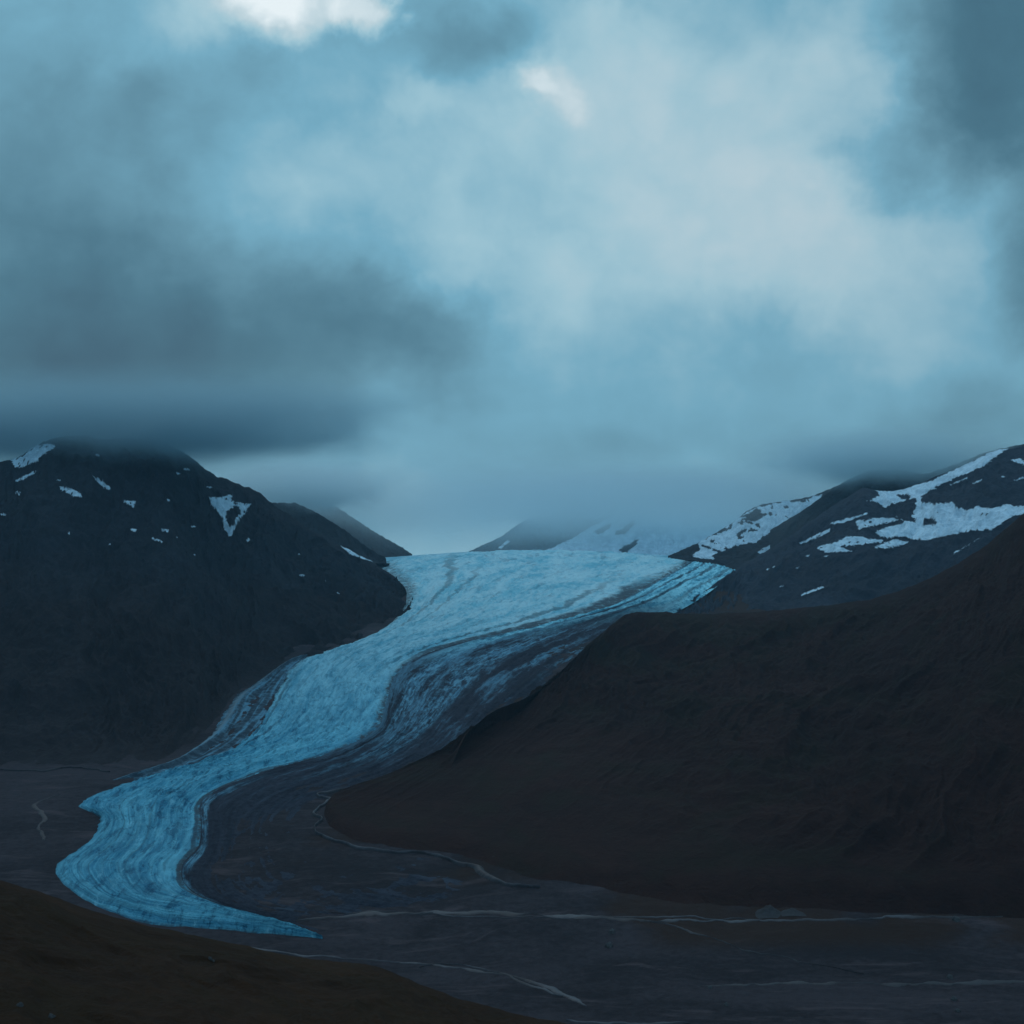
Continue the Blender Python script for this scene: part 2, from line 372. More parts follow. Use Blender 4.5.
snow(right, cr((335, 318), (400, 325), (520, 300), (600, 278), (700, 228), (800, 182), (870, 146), (940, 130), (985, 112), (885, 182), (842, 217), (742, 257), (650, 297), (590, 332), (560, 352), (562, 375), (640, 380),
               (700, 373), (722, 400), (760, 410), (800, 394), (870, 404), (940, 384), (1024, 396), (1100, 400), (1100, 420), (975, 445), (900, 492), (705, 620), (690, 614), (862, 516), (760, 517), (570, 556), (500, 548),
               (480, 536), (400, 546), (350, 532), (330, 515), (400, 490), (480, 467), (430, 446), (380, 402), (340, 377), (296, 374), (360, 346)),
     'broad snowfield filling the bowl of the slate grey mountain', 'snowfield', rag=1.3, thr=.68,
     holes=[cr((385, 405), (470, 375), (530, 362), (525, 400), (508, 440), (528, 466), (470, 458), (400, 418)), cr((450, 345), (495, 350), (500, 362), (460, 358)), cr((560, 455), (600, 458), (630, 475), (570, 478)), cr((750, 520), (860, 505), (870, 515), (760, 530))])
snow(right, cr((118, 474), (310, 422), (315, 433), (200, 474), (135, 484)), 'long snow streak below the dark knoll of the crest', rag=.8)
snow(right, cr((-4, 560), (140, 494), (146, 510), (60, 554), (-4, 574)), 'slanting snow streak lowest on the mountain spur', rag=.8)
snow(right, cr((60, 585), (160, 558), (230, 528), (330, 545), (402, 545), (392, 562), (300, 573), (190, 582), (256, 607), (120, 610)), 'ragged snow patch spilling below the snowfield', thr=.6, rag=1.4)
snow(right, cr((322, 588), (430, 543), (514, 560), (420, 594)), 'flat snow wedge under the snowfield edge', rag=1.)
snow(right, cr((250, 462), (330, 448), (440, 446), (470, 462), (380, 482), (260, 505)), 'broken snow patch left of the snowfield', thr=.56, rag=1.4)
snow(right, cr((676, 298), (770, 258), (778, 268), (690, 304)), 'upper thin snow streak on the rock face right of the bowl', rag=.6)
snow(right, cr((780, 292), (855, 260), (862, 270), (795, 297)), 'lower thin snow streak on the rock face right of the bowl', rag=.6)
snow(right, cr((960, 184), (1010, 174), (1034, 195), (1034, 214), (990, 204)), 'snow patch high on the rock face at the crest', rag=.9)
snow(right, cr((970, 277), (1034, 254), (1034, 272), (985, 284)), 'snow dash low on the rock face at the crest', rag=.7)
snow(right, cr((910, 248), (938, 262), (934, 276), (916, 258)), 'tiny snow hook in the middle of the rock face', rag=.5)
snow(right, cq((390, 487), (470, 455), (478, 461), (400, 491)), 'single bright snow streak on the scree slope', rag=.5)
snow(right, cq((348, 529), (395, 513), (397, 519), (352, 533)), 'faint snow dash at the scree foot', rag=.5)
snow(right, cq((392, 531), (450, 513), (455, 519), (400, 534)), 'second faint snow dash at the scree foot, nearer the hill', rag=.5)
for x, y in ((320, 410), (430, 373), (400, 407), (360, 457), (480, 375), (335, 404)):
    x, y = cq((x, y))[0]
    snow(right, [(x - 3.5, y + 1), (x, y - 1.2), (x + 4, y - 1.6), (x + 1, y + 1.4)], 'small isolated snow fleck on the slate grey spur above the hill', group='snow flecks on the slate grey spur', rag=.4, grain=3)
snow(far_right, cf((690, 180), (760, 153), (800, 118), (870, 78), (920, 66), (1000, 60), (1060, 40), (1060, 70), (970, 112), (950, 142), (900, 162), (860, 188), (800, 218), (740, 238), (676, 226), (702, 205)), 'streaked snow slope on the mountain at the far rim', 'snowfield', rag=2.2, thr=.50, grain=14,
     holes=[cf((905, 165), (1060, 75), (1060, 100), (930, 175), (880, 190)), cf((820, 120), (870, 85), (900, 100), (860, 118)), cf((740, 225), (800, 195), (860, 185), (850, 205), (770, 240))])
snow(far_right, cf((866, 212), (950, 163), (1040, 112), (1040, 132), (960, 178), (885, 220)), 'lower snow band on the mountain at the far rim', rag=.8)
snow(far_mid, cf((235, 214), (345, 160), (395, 128), (460, 100), (560, 70), (800, 40), (900, 60), (900, 260), (500, 232)), 'pale snow slope on the hazy mountain beyond the ice', 'snowfield', rag=1., thr=.74, grain=10,
     holes=[cf((400, 150), (440, 130), (436, 142), (404, 160)), cf((455, 160), (510, 120), (506, 134), (470, 160)), cf((470, 205), (520, 176), (516, 190), (478, 212))])
snow(far_mid, cf((108, 200), (140, 175), (150, 178), (122, 204)), 'snow streak on the dark half of the hazy mountain', rag=.5, grain=3)

# ------------------------------------------------------------------ valley floor
def ground_z(X, Y):
    p = F / np.maximum(Y, 300.)
    n = fbm(X / 240, Y / 420, 6, 81) * 5 + fbm(X / 40, Y / 70, 5, 91) * 1.6
    return base_z(Y) + n * smooth(300, 1500, Y) - 16 * smooth(4300, 5600, Y) - side(X, Y)

gm, gt, gp = material('dark_gravel_plain'); co = obj_co(gt)
warp = gt.vm('ADD', co, gt.vm('SCALE', gt.vm('SUBTRACT', gt.noise(co, .0016, 3, .5, color=True), (.5, .5, .5)), scale=420.))
flow = gt.noise(gt.vm('MULTIPLY', warp, (.35, 1., 1.)), .0065, 7, .66, .3)
flow2 = gt.noise(gt.vm('MULTIPLY', warp, (.16, 1., 1.)), .03, 6, .65)
patch = gt.noise(warp, .0028, 5, .6)
gr = gt.noise(co, .08, 5, .7)
c = gt.mix(gt.rng(gt.add(gt.mul(flow, .6), gt.mul(gr, .4)), .4, .62), (.021, .0165, .0185), (.047, .036, .040))
c = gt.mix(gt.mul(gt.rng(flow2, .53, .68), .6), c, (.088, .062, .065))
sx = gt.sep(co)
veg = gt.mul(gt.rng(gt.add(patch, gt.mul(gt.sub(sx[0], 250.), .0002)), .50, .60), gt.rng(sx[1], 1900., 1980., 0., 1.))
c = gt.mix(gt.mul(veg, .75), c, (.034, .016, .009))
gt.put(gp.inputs['Base Color'], c)
gt.put(gp.inputs['Normal'], gt.bump(gt.add(gt.mul(flow2, .5), gr), 5., .7))
pxs = np.r_[np.linspace(-1900, -160, 60), np.linspace(-150, 1174, 900), np.linspace(1184, 2900, 60)]
ys = np.r_[np.linspace(-1200, 1380, 60), y_of(np.linspace(1090, 560, 460)), np.linspace(6200, 12600, 90)]
ys = np.unique(ys)
PX, YY = np.meshgrid(pxs, ys)
XX = (PX - 512) / F * np.maximum(YY, 2500.) * np.where(YY < 2500, 1., 1.)
t_ = smooth(1300, 1600, YY); XX = (PX - 512) / F * (np.maximum(YY, 1500) * t_ + 1500 * (1 - t_))
ZZ = ground_z(XX, YY)
tag(grid_mesh('valley_floor', XX, YY, ZZ, gm), 'dark gravel valley floor under and around the glacier', kind='structure')

# ------------------------------------------------------------------ glacier
ROWS = [  # left ice edge, middle of the ice, right edge of clean ice, middle of the debris, outer edge of the debris (top of the ice to the snout)
 ((372, 556), (555, 553), (690, 558), (715, 560), (740, 564)),
 ((388, 570), (540, 566), (668, 575), (700, 573), (724, 580)),
 ((406, 590), (515, 582), (640, 592), (675, 588), (702, 597)),
 ((400, 613), (480, 606), (600, 611), (640, 606), (674, 613)),
 ((372, 634), (440, 628), (530, 629), (580, 626), (630, 634)),
 ((330, 650), (390, 646), (465, 643), (530, 645), (600, 650)),
 ((297, 662), (350, 665), (420, 658), (490, 663), (580, 668)),
 ((280, 685), (325, 690), (396, 676), (460, 685), (557, 690)),
 ((266, 712), (310, 718), (386, 704), (435, 715), (517, 716)),
 ((250, 735), (288, 740), (375, 732), (410, 742), (484, 745)),
 ((225, 753), (255, 757), (327, 756), (375, 763), (457, 766)),
 ((180, 769), (205, 774), (272, 771), (335, 778), (415, 784)),
 ((125, 783), (165, 792), (224, 789), (285, 796), (340, 798)),
 ((76, 803), (140, 810), (201, 805), (258, 815), (316, 813)),
 ((99, 818), (138, 830), (201, 827), (250, 840), (318, 833)),
 ((86, 841), (128, 850), (198, 849), (250, 862), (345, 848)),
 ((51, 870), (108, 872), (182, 868), (255, 880), (400, 854)),
 ((80, 899), (128, 898), (187, 889), (275, 895), (445, 861)),
 ((140, 922), (187, 913), (216, 905), (310, 906), (480, 875)),
 ((235, 931.5), (255, 924), (268, 920), (350, 912), (510, 885)),
 ((323, 937.5), (322, 937), (321, 936), (400, 916), (548, 890))]
R = np.array(ROWS, float)                       # rows x guides x 2
def catmull(P, n, tension=.5):
    """P: k x m -> n x m, through the keys"""
    k = len(P); t = np.linspace(0, k - 1 - 1e-9, n); i = t.astype(int); f = (t - i)[:, None]
    g = lambda j: P[np.clip(j, 0, k - 1)]
    p0, p1, p2, p3 = g(i - 1), g(i), g(i + 1), g(i + 2)
    m1 = (p2 - p0) * tension; m2 = (p3 - p1) * tension
    return (2 * f**3 - 3 * f**2 + 1) * p1 + (f**3 - 2 * f**2 + f) * m1 + (-2 * f**3 + 3 * f**2) * p2 + (f**3 - f**2) * m2
def loft(rows, guides, nt_, ns, edge=0., sd=0, left=1., right=1.):
    g = [catmull(rows[:, j, :], nt_) for j in guides]
    s = np.linspace(0, 1, ns); m = len(g) - 1
    st = np.stack(g, 0)                         # m+1 x nt x 2
    idx = np.linspace(0, m, ns)
    if m == 1: P = st[0][:, None] * (1 - s)[None, :, None] + st[1][:, None] * s[None, :, None]
    else:
        a, b, c_ = st; w = s[None, :, None]
        P = a[:, None] * (2 * (w - .5) * (w - 1)) + b[:, None] * (4 * w * (1 - w)) + c_[:, None] * (2 * w * (w - .5))
    px, py = P[..., 0], P[..., 1]
    tt = np.linspace(0, 1, nt_)
    if edge:                                    # ragged rims
        wl = left * (1 - smooth(0, .18, s))[None]; wr = right * smooth(.82, 1, s)[None]
        el = fbm(tt * 70 + sd, tt * 0 + 3.3, 5, 5 + sd, .6)[:, None]; er = fbm(tt * 70 + 50 + sd, tt * 0 + 8.3, 5, 9 + sd, .6)[:, None]
        zoom = smooth(.0, .5, tt)[:, None] * (1 - .7 * smooth(.66, .8, tt)[:, None]) * .85 + .1
        px = px + (el * wl + er * wr) * edge * zoom; py = py + (el * wl - er * wr) * edge * .35 * zoom
    Y = y_of(np.maximum(py, CREST_P + .15)); X = (px - 512) / F * Y
    sg = np.broadcast_to(s, px.shape).copy()
    d = np.hypot(np.diff(X, axis=0), np.diff(Y, axis=0)).mean(1)
    tm = np.r_[0, np.cumsum(d)]
    return X, Y, px, py, sg, np.broadcast_to(tm[:, None], px.shape).copy(), np.broadcast_to(tt[:, None], px.shape).copy()

gl = bpy.data.objects.new('glacier', None); COL.objects.link(gl)
gl.location = (0, 0, 0)
tag(gl, 'pale blue glacier winding down between dark mountains to the gravel plain', 'glacier')

def ice_material():
    m, nt, p = material('glacier_ice'); co = obj_co(nt)
    s, t, tt = nt.attr('across'), nt.attr('along'), nt.attr('progress')
    fl = nt.xyz(nt.mul(s, 620.), nt.mul(t, .16), 0.)            # streaks drawn out along the flow
    st1 = nt.noise(fl, .016, 6, .62, .5); st2 = nt.noise(fl, .07, 5, .6, .3)
    cv = nt.xyz(nt.mul(s, 560.), nt.mul(t, .75), 0.)
    cells = nt.voronoi(nt.vm('ADD', cv, nt.vm('SCALE', nt.noise(cv, .05, 3, .5, color=True), scale=14.)), .085)
    crev = nt.noise(nt.vm('MULTIPLY', co, (1., .6, 1.)), .045, 6, .72, .4)
    micro = nt.noise(co, .12, 4, .7)
    soft = nt.noise(co, .004, 4, .6)
    scal = nt.noise(nt.vm('MULTIPLY', co, (1., .34, .5)), .055, 5, .78, .4)
    scal2 = nt.noise(nt.xyz(nt.mul(s, 420.), nt.mul(t, .45), 7.), .012, 6, .65, .5)
    blue = nt.mix(nt.rng(soft, .35, .65), (.19, .60, .73), (.27, .71, .83))
    white = (.58, .88, .94)
    k = nt.add(nt.mul(st1, .46), nt.add(nt.mul(st2, .30), nt.mul(crev, .12)))
    k = nt.add(k, .06)
    c = nt.mix(nt.rng(k, .40, .57), blue, white)
    low = nt.rng(tt, .10, .50)                                   # older, bluer ice towards the snout
    c = nt.mix(nt.mul(low, .85), c, nt.mix(nt.rng(k, .41, .60), (.022, .24, .39), (.13, .58, .74)))
    c = nt.mix(nt.mul(nt.mul(nt.rng(tt, .55, .85), nt.rng(scal2, .40, .60)), .42), c, (.018, .13, .21))
    dirtline = nt.mul(nt.rng(nt.noise(fl, .03, 4, .55, .8), .56, .68), nt.rng(scal, .35, .6))
    c = nt.mix(nt.mul(dirtline, .5), c, (.04, .13, .20))
    crack = nt.mul(nt.rng(scal, .38, .50, 1., 0.), nt.rng(tt, .05, .60, .38, .85))
    c = nt.mix(nt.mul(crack, nt.rng(st1, .35, .6, .9, .6)), c, nt.mix(low, (.07, .30, .42), (.010, .09, .17)))
    spark = nt.rng(scal, .55, .70)
    c = nt.mix(nt.mul(spark, .5), c, nt.mix(low, (.66, .93, .97), (.34, .74, .86)))
    # grey medial bands: along the right-hand rim and the curved one in the upper basin
    bands = None
    for s0, w_, t0, t1, a in ((.20, .022, -.02, .26, .5), (.30, .014, .03, .24, .4), (.86, .022, .06, .36, .6), (.97, .05, .04, .36, .95), (.10, .03, .30, .56, .6), (.24, .02, .36, .60, .5), (.975, .02, .5, .97, .85), (.62, .016, .45, .85, .35), (.35, .012, .52, .9, .35)):
        wob = nt.add(s, nt.mul(nt.sub(nt.noise(nt.xyz(0., nt.mul(t, .005), s0 * 9), 1., 3, .6), .5), .10))
        wob = nt.add(wob, nt.mul(nt.sub(crev, .5), .03))
        b = nt.rng(nt.math('ABSOLUTE', nt.sub(wob, s0)), w_ * .35, w_, 1., 0.)
        b = nt.mul(b, nt.mul(nt.rng(tt, t0, t0 + .07), nt.rng(tt, t1 - .1, t1, 1., 0.)))
        b = nt.mul(b, a); bands = b if bands is None else nt.math('MAXIMUM', bands, b)
    c = nt.mix(nt.mul(bands, nt.rng(crev, .30, .55, .55, 1.)), c, (.036, .068, .092))
    rim = nt.math('MAXIMUM', nt.rng(nt.add(s, nt.mul(nt.sub(scal, .5), .08)), .01, .07, 1., 0.), nt.rng(nt.add(s, nt.mul(nt.sub(scal, .5), .10)), .95, 1., 0., 1.3))
    c = nt.mix(nt.mul(nt.mul(rim, nt.rng(crev, .36, .54)), .8), c, (.05, .07, .085))
    nt.put(p.inputs['Base Color'], c); p.inputs['Roughness'].default_value = .62
    h = nt.add(nt.mul(crev, 1.), nt.add(nt.mul(scal, .9), nt.add(nt.mul(st2, .6), nt.mul(micro, .3))))
    nt.put(p.inputs['Normal'], nt.bump(h, 12., 1.))
    return m

def debris_material(name, ice_amt):
    m, nt, p = material(name); co = obj_co(nt)
    s, t, tt = nt.attr('across'), nt.attr('along'), nt.attr('progress')
    fl = nt.xyz(nt.mul(s, 520.), nt.mul(t, .12), 0.)
    st1 = nt.noise(fl, .02, 6, .62, .6); st2 = nt.noise(fl, .10, 5, .65, .4); brk = nt.noise(nt.xyz(nt.mul(s, 420.), nt.mul(t, .45), 0.), .05, 6, .72, .4); gr = nt.noise(co, .09, 5, .7)
    c = nt.mix(nt.rng(nt.add(nt.mul(st1, .5), nt.mul(gr, .5)), .38, .62), (.019, .021, .030), (.046, .048, .064))
    # ice showing through in long torn streaks: white high up, dying out towards the plain
    up = nt.rng(tt, .30, .66, 1., 0.)
    edge = nt.rng(s, .10, .55, 1., .35)
    k = nt.add(nt.mul(st1, .55), nt.add(nt.mul(st2, .25), nt.mul(brk, .2)))
    amt = nt.rng(nt.add(k, nt.mul(nt.mul(up, edge), .11)), .53, .66)
    vein = nt.add(.16, nt.mul(up, .6))
    c = nt.mix(nt.mul(nt.mul(amt, vein), ice_amt), c, (.12, .27, .36))
    scal = nt.noise(nt.vm('MULTIPLY', co, (1., .34, .5)), .055, 5, .78, .4)
    icec = nt.mix(nt.rng(nt.add(nt.mul(st1, .5), nt.mul(scal, .5)), .40, .58), (.08, .34, .46), (.40, .84, .93))
    def wobble(s0, amp): return nt.add(nt.add(s, nt.mul(nt.sub(nt.noise(nt.xyz(0., nt.mul(t, .004), s0 * 7), 1., 3, .6), .5), amp)), nt.mul(nt.sub(brk, .5), .10))
    def lane(s0, w_, t0, t1, amp=.12):
        b = nt.rng(nt.math('ABSOLUTE', nt.sub(wobble(s0, amp), s0)), w_ * .35, w_, 1., 0.)
        return nt.mul(b, nt.mul(nt.rng(tt, t0, t0 + .08), nt.rng(tt, t1 - .14, t1, 1., 0.)))
    # all ice near the divide, then two bright lanes that thin out downhill
    ice_f = nt.rng(nt.add(tt, nt.mul(nt.sub(st1, .5), .08)), .09, .20, 1., 0.)
    for q in ((.15, .13, -.2, .34), (.40, .10, -.2, .26), (.62, .06, -.2, .22)):
        ice_f = nt.math('MAXIMUM', ice_f, nt.mul(lane(*q), .92))
    for s0, w_, t0, t1, a in ((.29, .045, -.2, .40, .9), (.52, .05, -.2, .30, .8), (.80, .05, -.2, .2, .7), (.02, .05, -.2, .36, .9)):
        ice_f = nt.mul(ice_f, nt.math('SUBTRACT', 1., nt.mul(lane(s0, w_, t0, t1), a)))
    c = nt.mix(nt.mul(ice_f, nt.rng(scal, .30, .48, .55, 1.)), c, icec)
    # torn blue-grey streaks lower down
    for s0, w_, t0, t1, a in ((.22, .10, .20, .52, .75), (.48, .11, .18, .55, .7), (.36, .05, .25, .6, .5), (.74, .03, .20, .38, .8), (.86, .025, .22, .36, .8), (.06, .05, .55, .95, .7)):
        b = nt.mul(lane(s0, w_, t0, t1, .14), a)
        c = nt.mix(nt.mul(b, nt.rng(nt.add(nt.mul(brk, .35), nt.add(nt.mul(st2, .3), nt.mul(scal, .35))), .42, .58)), c, nt.mix(nt.rng(st2, .4, .6), (.07, .21, .31), (.20, .44, .56)))
    nt.put(p.inputs['Base Color'], c)
    nt.put(p.inputs['Normal'], nt.bump(nt.add(nt.mul(st2, .5), nt.add(brk, nt.mul(gr, .4))), 7., .9))
    return m

M_ICE = ice_material(); M_DEB = debris_material('debris_covered_ice', 1.)
nt_, ns = 1300, 340
X, Y, px, py, sg, tm, tt = loft(R, (0, 1, 2), nt_, ns, 5., 2, right=0.)
bulge = np.where(sg < .5, 1 - np.abs(2 * sg - 1) ** 5, 1 - .55 * np.abs(2 * sg - 1) ** 3)
thick = 15 - 4 * smooth(.5, 1, tt)
crev = ridged(X / 70, Y / 90, 5, 101, .6); fl_ = fbm(sg * 26, tm / 520, 5, 111)
cross = fbm(sg * 7, tm / 46 + fbm(X / 300, Y / 300, 3, 7) * 2, 4, 121)
rimw = smooth(0, .12, sg) * smooth(0, .14, 1 - sg)
Z = base_z(Y) + np.where(sg > .5, bulge * 15 * (1 - .25 * smooth(.5, 1, tt)), bulge * thick) - 2.5 + rimw * (1 - .55 * smooth(.6, .8, tt)) * ((crev - .62) * 9 + fl_ * 6.5 + cross * 4.5)
Z -= 7 * smooth(.97, 1., tt)
Z += 3. * smooth(0.02, .0, tt)
Z -= side(X, Y)
# the ice carries on beyond the divide as a field of snow
grid_mesh('ice_tongue', X, Y, Z, M_ICE, gl, dict(across=sg, along=tm, progress=tt))
X, Y, px, py, sg, tm, tt = loft(R, (2, 3, 4), 1300, 320, 3., 5, left=0.)
up = 1 - smooth(.25, .75, tt)
rimh = .45 * 15 * (1 - .25 * smooth(.5, 1, tt)) - 2.5
Z = base_z(Y) + rimh * (1 - smooth(0, .5, sg)) + 4 * sg * (1 - sg) * (1.5 + 8 * up) - 1.5 * sg ** 3 - 6 * smooth(.93, 1., tt) + smooth(0, .1, sg) * smooth(0, .1, 1 - sg) * ((ridged(X / 80, Y / 110, 5, 131, .6) - .62) * (3 + 4 * up) + fbm(sg * 24, tm / 480, 5, 141) * (2.5 + 5 * up))
Z += 2.5 * smooth(0.02, .0, tt) - side(X, Y)
grid_mesh('debris_cover', X, Y, Z, M_DEB, gl, dict(across=sg, along=tm, progress=tt))
# lateral moraine between the ice and the dark mountain
LM = np.array([((330, 649), (332, 651)), ((288, 661), (299, 663)), ((252, 686), (281, 686)), ((233, 698), (267, 713)), ((222, 717), (251, 736)), ((207, 737), (226, 754)), ((168, 763), (181, 770)), ((110, 779), (125, 784)), ((40, 790), (77, 804))], float)
X, Y, px, py, sg, tm, tt = loft(LM, (0, 1), 420, 90, 3., 8)
Z = base_z(Y) + 9 * np.exp(-((sg - .25) / .16) ** 2) + 4 * np.exp(-((sg - .7) / .2) ** 2) - 1. + (ridged(X / 60, Y / 80, 5, 151, .6) - .62) * 5 * np.sin(np.pi * sg)
Z -= 14 * (smooth(.12, .0, tt) + smooth(.78, 1., tt))
mm, nt, p = material('dirty_ice_margin'); co = obj_co(nt)
s, t = nt.attr('across'), nt.attr('along'); prog = nt.attr('progress')
fl = nt.xyz(nt.mul(s, 220.), nt.mul(t, .1), 0.); a = nt.noise(fl, .03, 6, .65, .5); b = nt.noise(co, .05, 6, .7)
c = nt.mix(nt.rng(b, .4, .62), (.028, .045, .062), (.06, .095, .12))
c = nt.mix(nt.mul(nt.rng(nt.add(nt.mul(a, .7), nt.mul(b, .3)), .46, .60), .8), c, (.13, .30, .40))
ln = nt.rng(nt.math('ABSOLUTE', nt.sub(nt.add(s, nt.mul(nt.sub(b, .5), .3)), .16)), .02, .12, 1., 0.)
c = nt.mix(nt.mul(ln, .65), c, (.20, .28, .32))
nt.put(p.inputs['Base Color'], c); nt.put(p.inputs['Normal'], nt.bump(b, 6., .9))
grid_mesh('lateral_moraine', X, Y, Z, mm, gl, dict(across=sg, along=tm, progress=tt))
# upper ice field past the divide
pxs2 = np.linspace(330, 800, 240); yy2 = np.r_[np.linspace(CREST_Y - 330, 7200, 60), np.linspace(7250, 10500, 60)]
P2, Y2 = np.meshgrid(pxs2, yy2); X2 = (P2 - 512) / F * Y2
Z2 = base_z(Y2) + 9 + fbm(X2 / 200, Y2 / 260, 5, 161) * 4 - 14 * smooth(CREST_Y - 150, CREST_Y - 330, Y2) - side(X2, Y2) + fbm(X2 / 330, Y2 / 900, 4, 171) * 7
M_FIRN, nt, p = material('firn'); co = obj_co(nt)
a = nt.noise(nt.vm('MULTIPLY', co, (1., .3, 1.)), .01, 6, .65)
nt.put(p.inputs['Base Color'], nt.mix(nt.rng(a, .4, .6), (.20, .44, .53), (.38, .62, .70)))
grid_mesh('upper_icefield', X2, Y2, Z2, M_FIRN, gl)

# ------------------------------------------------------------------ streams and silt lines on the plain
sm, nt, p = material('silty_water'); co = obj_co(nt)
a = nt.noise(co, .03, 6, .7)
q = nt.attr('across'); big = nt.noise(co, .008, 4, .6)
e = nt.rng(nt.add(nt.math('ABSOLUTE', q), nt.mul(nt.sub(a, .5), 1.5)), .25, .95, 1., 0.)
e = nt.mul(e, nt.rng(big, .38, .60, .0, 1.))
nt.put(p.inputs['Base Color'], nt.mix(e, (.030, .024, .026), (.072, .070, .078))); p.inputs['Roughness'].default_value = .6
p.inputs['Specular IOR Level'].default_value = .2
sf = sm.copy(); sf.name = 'damp_silt'
for n in sf.node_tree.nodes:
    if n.type == 'MIX': n.inputs[7].default_value = (.040, .037, .041, 1.)
def ribbon(name, keys, label, w0, seed, mat=sm, lift=1.6, n=420, shift=0.):
    k = np.array([(q[0], q[1], q[2] if len(q) > 2 else 1.) for q in keys], float)
    c_ = catmull(k, n); u = np.linspace(0, 1, n)
    Yc = y_of(c_[:, 1]); Xc = (c_[:, 0] - 512) / F * Yc
    along = np.r_[0, np.cumsum(np.hypot(np.diff(Xc), np.diff(Yc)))]
    Xc = Xc + fbm(along / 45, along * 0 + seed, 4, seed) * 7; Yc = Yc + fbm(along / 45, along * 0 + seed + 9, 4, seed + 1) * 12
    Yc = Yc + shift * np.sin(u * 7.3 + seed) 
    tx, ty = np.gradient(Xc), np.gradient(Yc); L = np.hypot(tx, ty) + 1e-6
    w = w0 * c_[:, 2] * (.12 + 1.25 * np.clip(fbm(along / 70, along * 0 + 4.4, 5, seed + 2, .6) * 1.3 + .42, 0, 1.5)) * np.minimum(1, np.minimum(u, 1 - u) * 12 + .05)
    j = np.linspace(-1, 1, 9)[:, None]
    X = Xc - ty / L * w * j * .5; Y = Yc + tx / L * w * j * .5
    Z = ground_z(X, Y) + lift * .75 - (lift * .75 + .5) * j ** 2
    return tag(grid_mesh(name, X, Y, Z, mat, attrs=dict(across=j + 0 * X)), label, kind='structure')
ribbon('stream', [(292, 921, .7), (340, 916), (400, 912.5), (450, 912), (520, 914), (580, 918, 1.2), (640, 922, 1.3), (690, 921), (730, 920, .8), (800, 921, .6), (860, 919, .8), (920, 917, .9), (970, 918, .8), (1040, 915, .6)], 'pale meltwater stream crossing the plain from the glacier snout', 17, 201)
ribbon('stream', [(330, 917, .4), (400, 912.5), (450, 912), (520, 914), (580, 918, 1.2), (640, 922, 1.), (690, 921), (760, 921, .4)], 'thin braid weaving along the pale meltwater stream', 8, 203, shift=16.)
ribbon('stream', [(420, 964, .4), (450, 967), (500, 973, 1.1), (540, 984, 1.1), (570, 996, .4)], 'thin braid beside the grey stream round the heath slope', 7, 213, shift=13.)
ribbon('stream', [(170, 938, .4), (330, 957, .6), (400, 961), (450, 967), (500, 973, 1.1), (540, 984, 1.1), (575, 999, .8), (588, 1004, .4)], 'grey stream curving round the foot of the heath slope', 14, 211)
ribbon('stream', [(640, 922, .6), (672, 926), (692, 933, 1.3), (720, 940, .8), (745, 951), (780, 957, .6), (800, 963, 1.2), (830, 968, .5), (862, 974, .3)], 'thin side stream wandering across the brown flat', 5, 221, mat=sf)
ribbon('stream', [(566, 1020, .6), (600, 1022), (640, 1023.5), (690, 1023, .6)], 'short bright water thread at the bottom of the plain', 7, 231)
ribbon('silt_bank', [(412, 782, .7), (385, 785), (350, 790), (325, 794), (318, 797, .8), (330, 800, 1.3), (320, 808), (314, 815), (322, 819, 1.2), (316, 826), (318, 835), (332, 842), (360, 848), (390, 852), (425, 853, 1.5), (450, 860, 2.), (475, 868, 2.2), (490, 878, 2.), (512, 885, 1.4), (540, 888.5, 1.)], 'pale zigzag silt line along the foot of the brown hill', 7., 241, lift=6., n=900)
ribbon('silt_bank', [(448, 766, .6), (438, 770), (425, 773, 1.2), (412, 776, .4)], 'short pale silt dash below the hill nose', 8, 251, lift=8)
ribbon('silt_bank', [(468, 744, .5), (455, 750), (440, 757, 1.), (432, 760, .3)], 'slanting pale silt dash under the hill nose', 8, 255, lift=9)
ribbon('silt_bank', [(1, 770, .4), (40, 772, .8), (70, 768, 1.), (110, 772, .4)], 'faint pale line at the foot of the dark mountain', 9, 261, mat=sf, lift=4)
ribbon('silt_bank', [(60, 795, .4), (35, 806, .8), (45, 818), (38, 830), (48, 842, .4)], 'faint silt squiggle beside the ice snout', 9, 271, mat=sf)
ribbon('silt_bank', [(700, 985, .3), (800, 983, .7), (900, 985), (1040, 982, .6)], 'long faint gravel bar low on the plain', 26, 281, mat=sf, lift=1.)

# ------------------------------------------------------------------ mounds and boulders
def lump(name, px, py, w, h, label, cat, mat, seed, n=26, group=None, flat=1., host=None, rough=.55):
    Yc = float(y_of(py)) if host is None else host; x, y, z = [float(q) for q in at(px, py, Yc)]
    if host is None: z = float(ground_z(np.array(x), np.array(y)))
    th = np.linspace(0, 2 * np.pi, n * 2 + 1); ph = np.linspace(-.35, np.pi / 2, n)
    T, P = np.meshgrid(th, ph)
    cx, cy, cz = np.cos(P) * np.cos(T), np.cos(P) * np.sin(T), np.sin(P)
    d = 1 + fbm(cx * 1.7 + seed, cy * 1.7 + cz * 1.3, 5, seed, .55) * rough; d[:, -1] = d[:, 0]; d[-1] = d[-1].mean()
    q = grid_mesh(name, cx * d * w / 2, cy * d * w / 2 * flat, cz * d * h, mat)
    q.location = (x, y, z); return tag(q, label, cat, group=group)
M_STONE = rock_mat('pale_stone', (.05, .05, .052), (.12, .118, .115), (.08, .078, .07), 8., .3, (.2, .2, .19), .6)
M_MOUND = rock_mat('pale_gravel', (.040, .036, .037), (.070, .064, .066), (.055, .050, .048), 4., .3, (.11, .11, .11), .62)
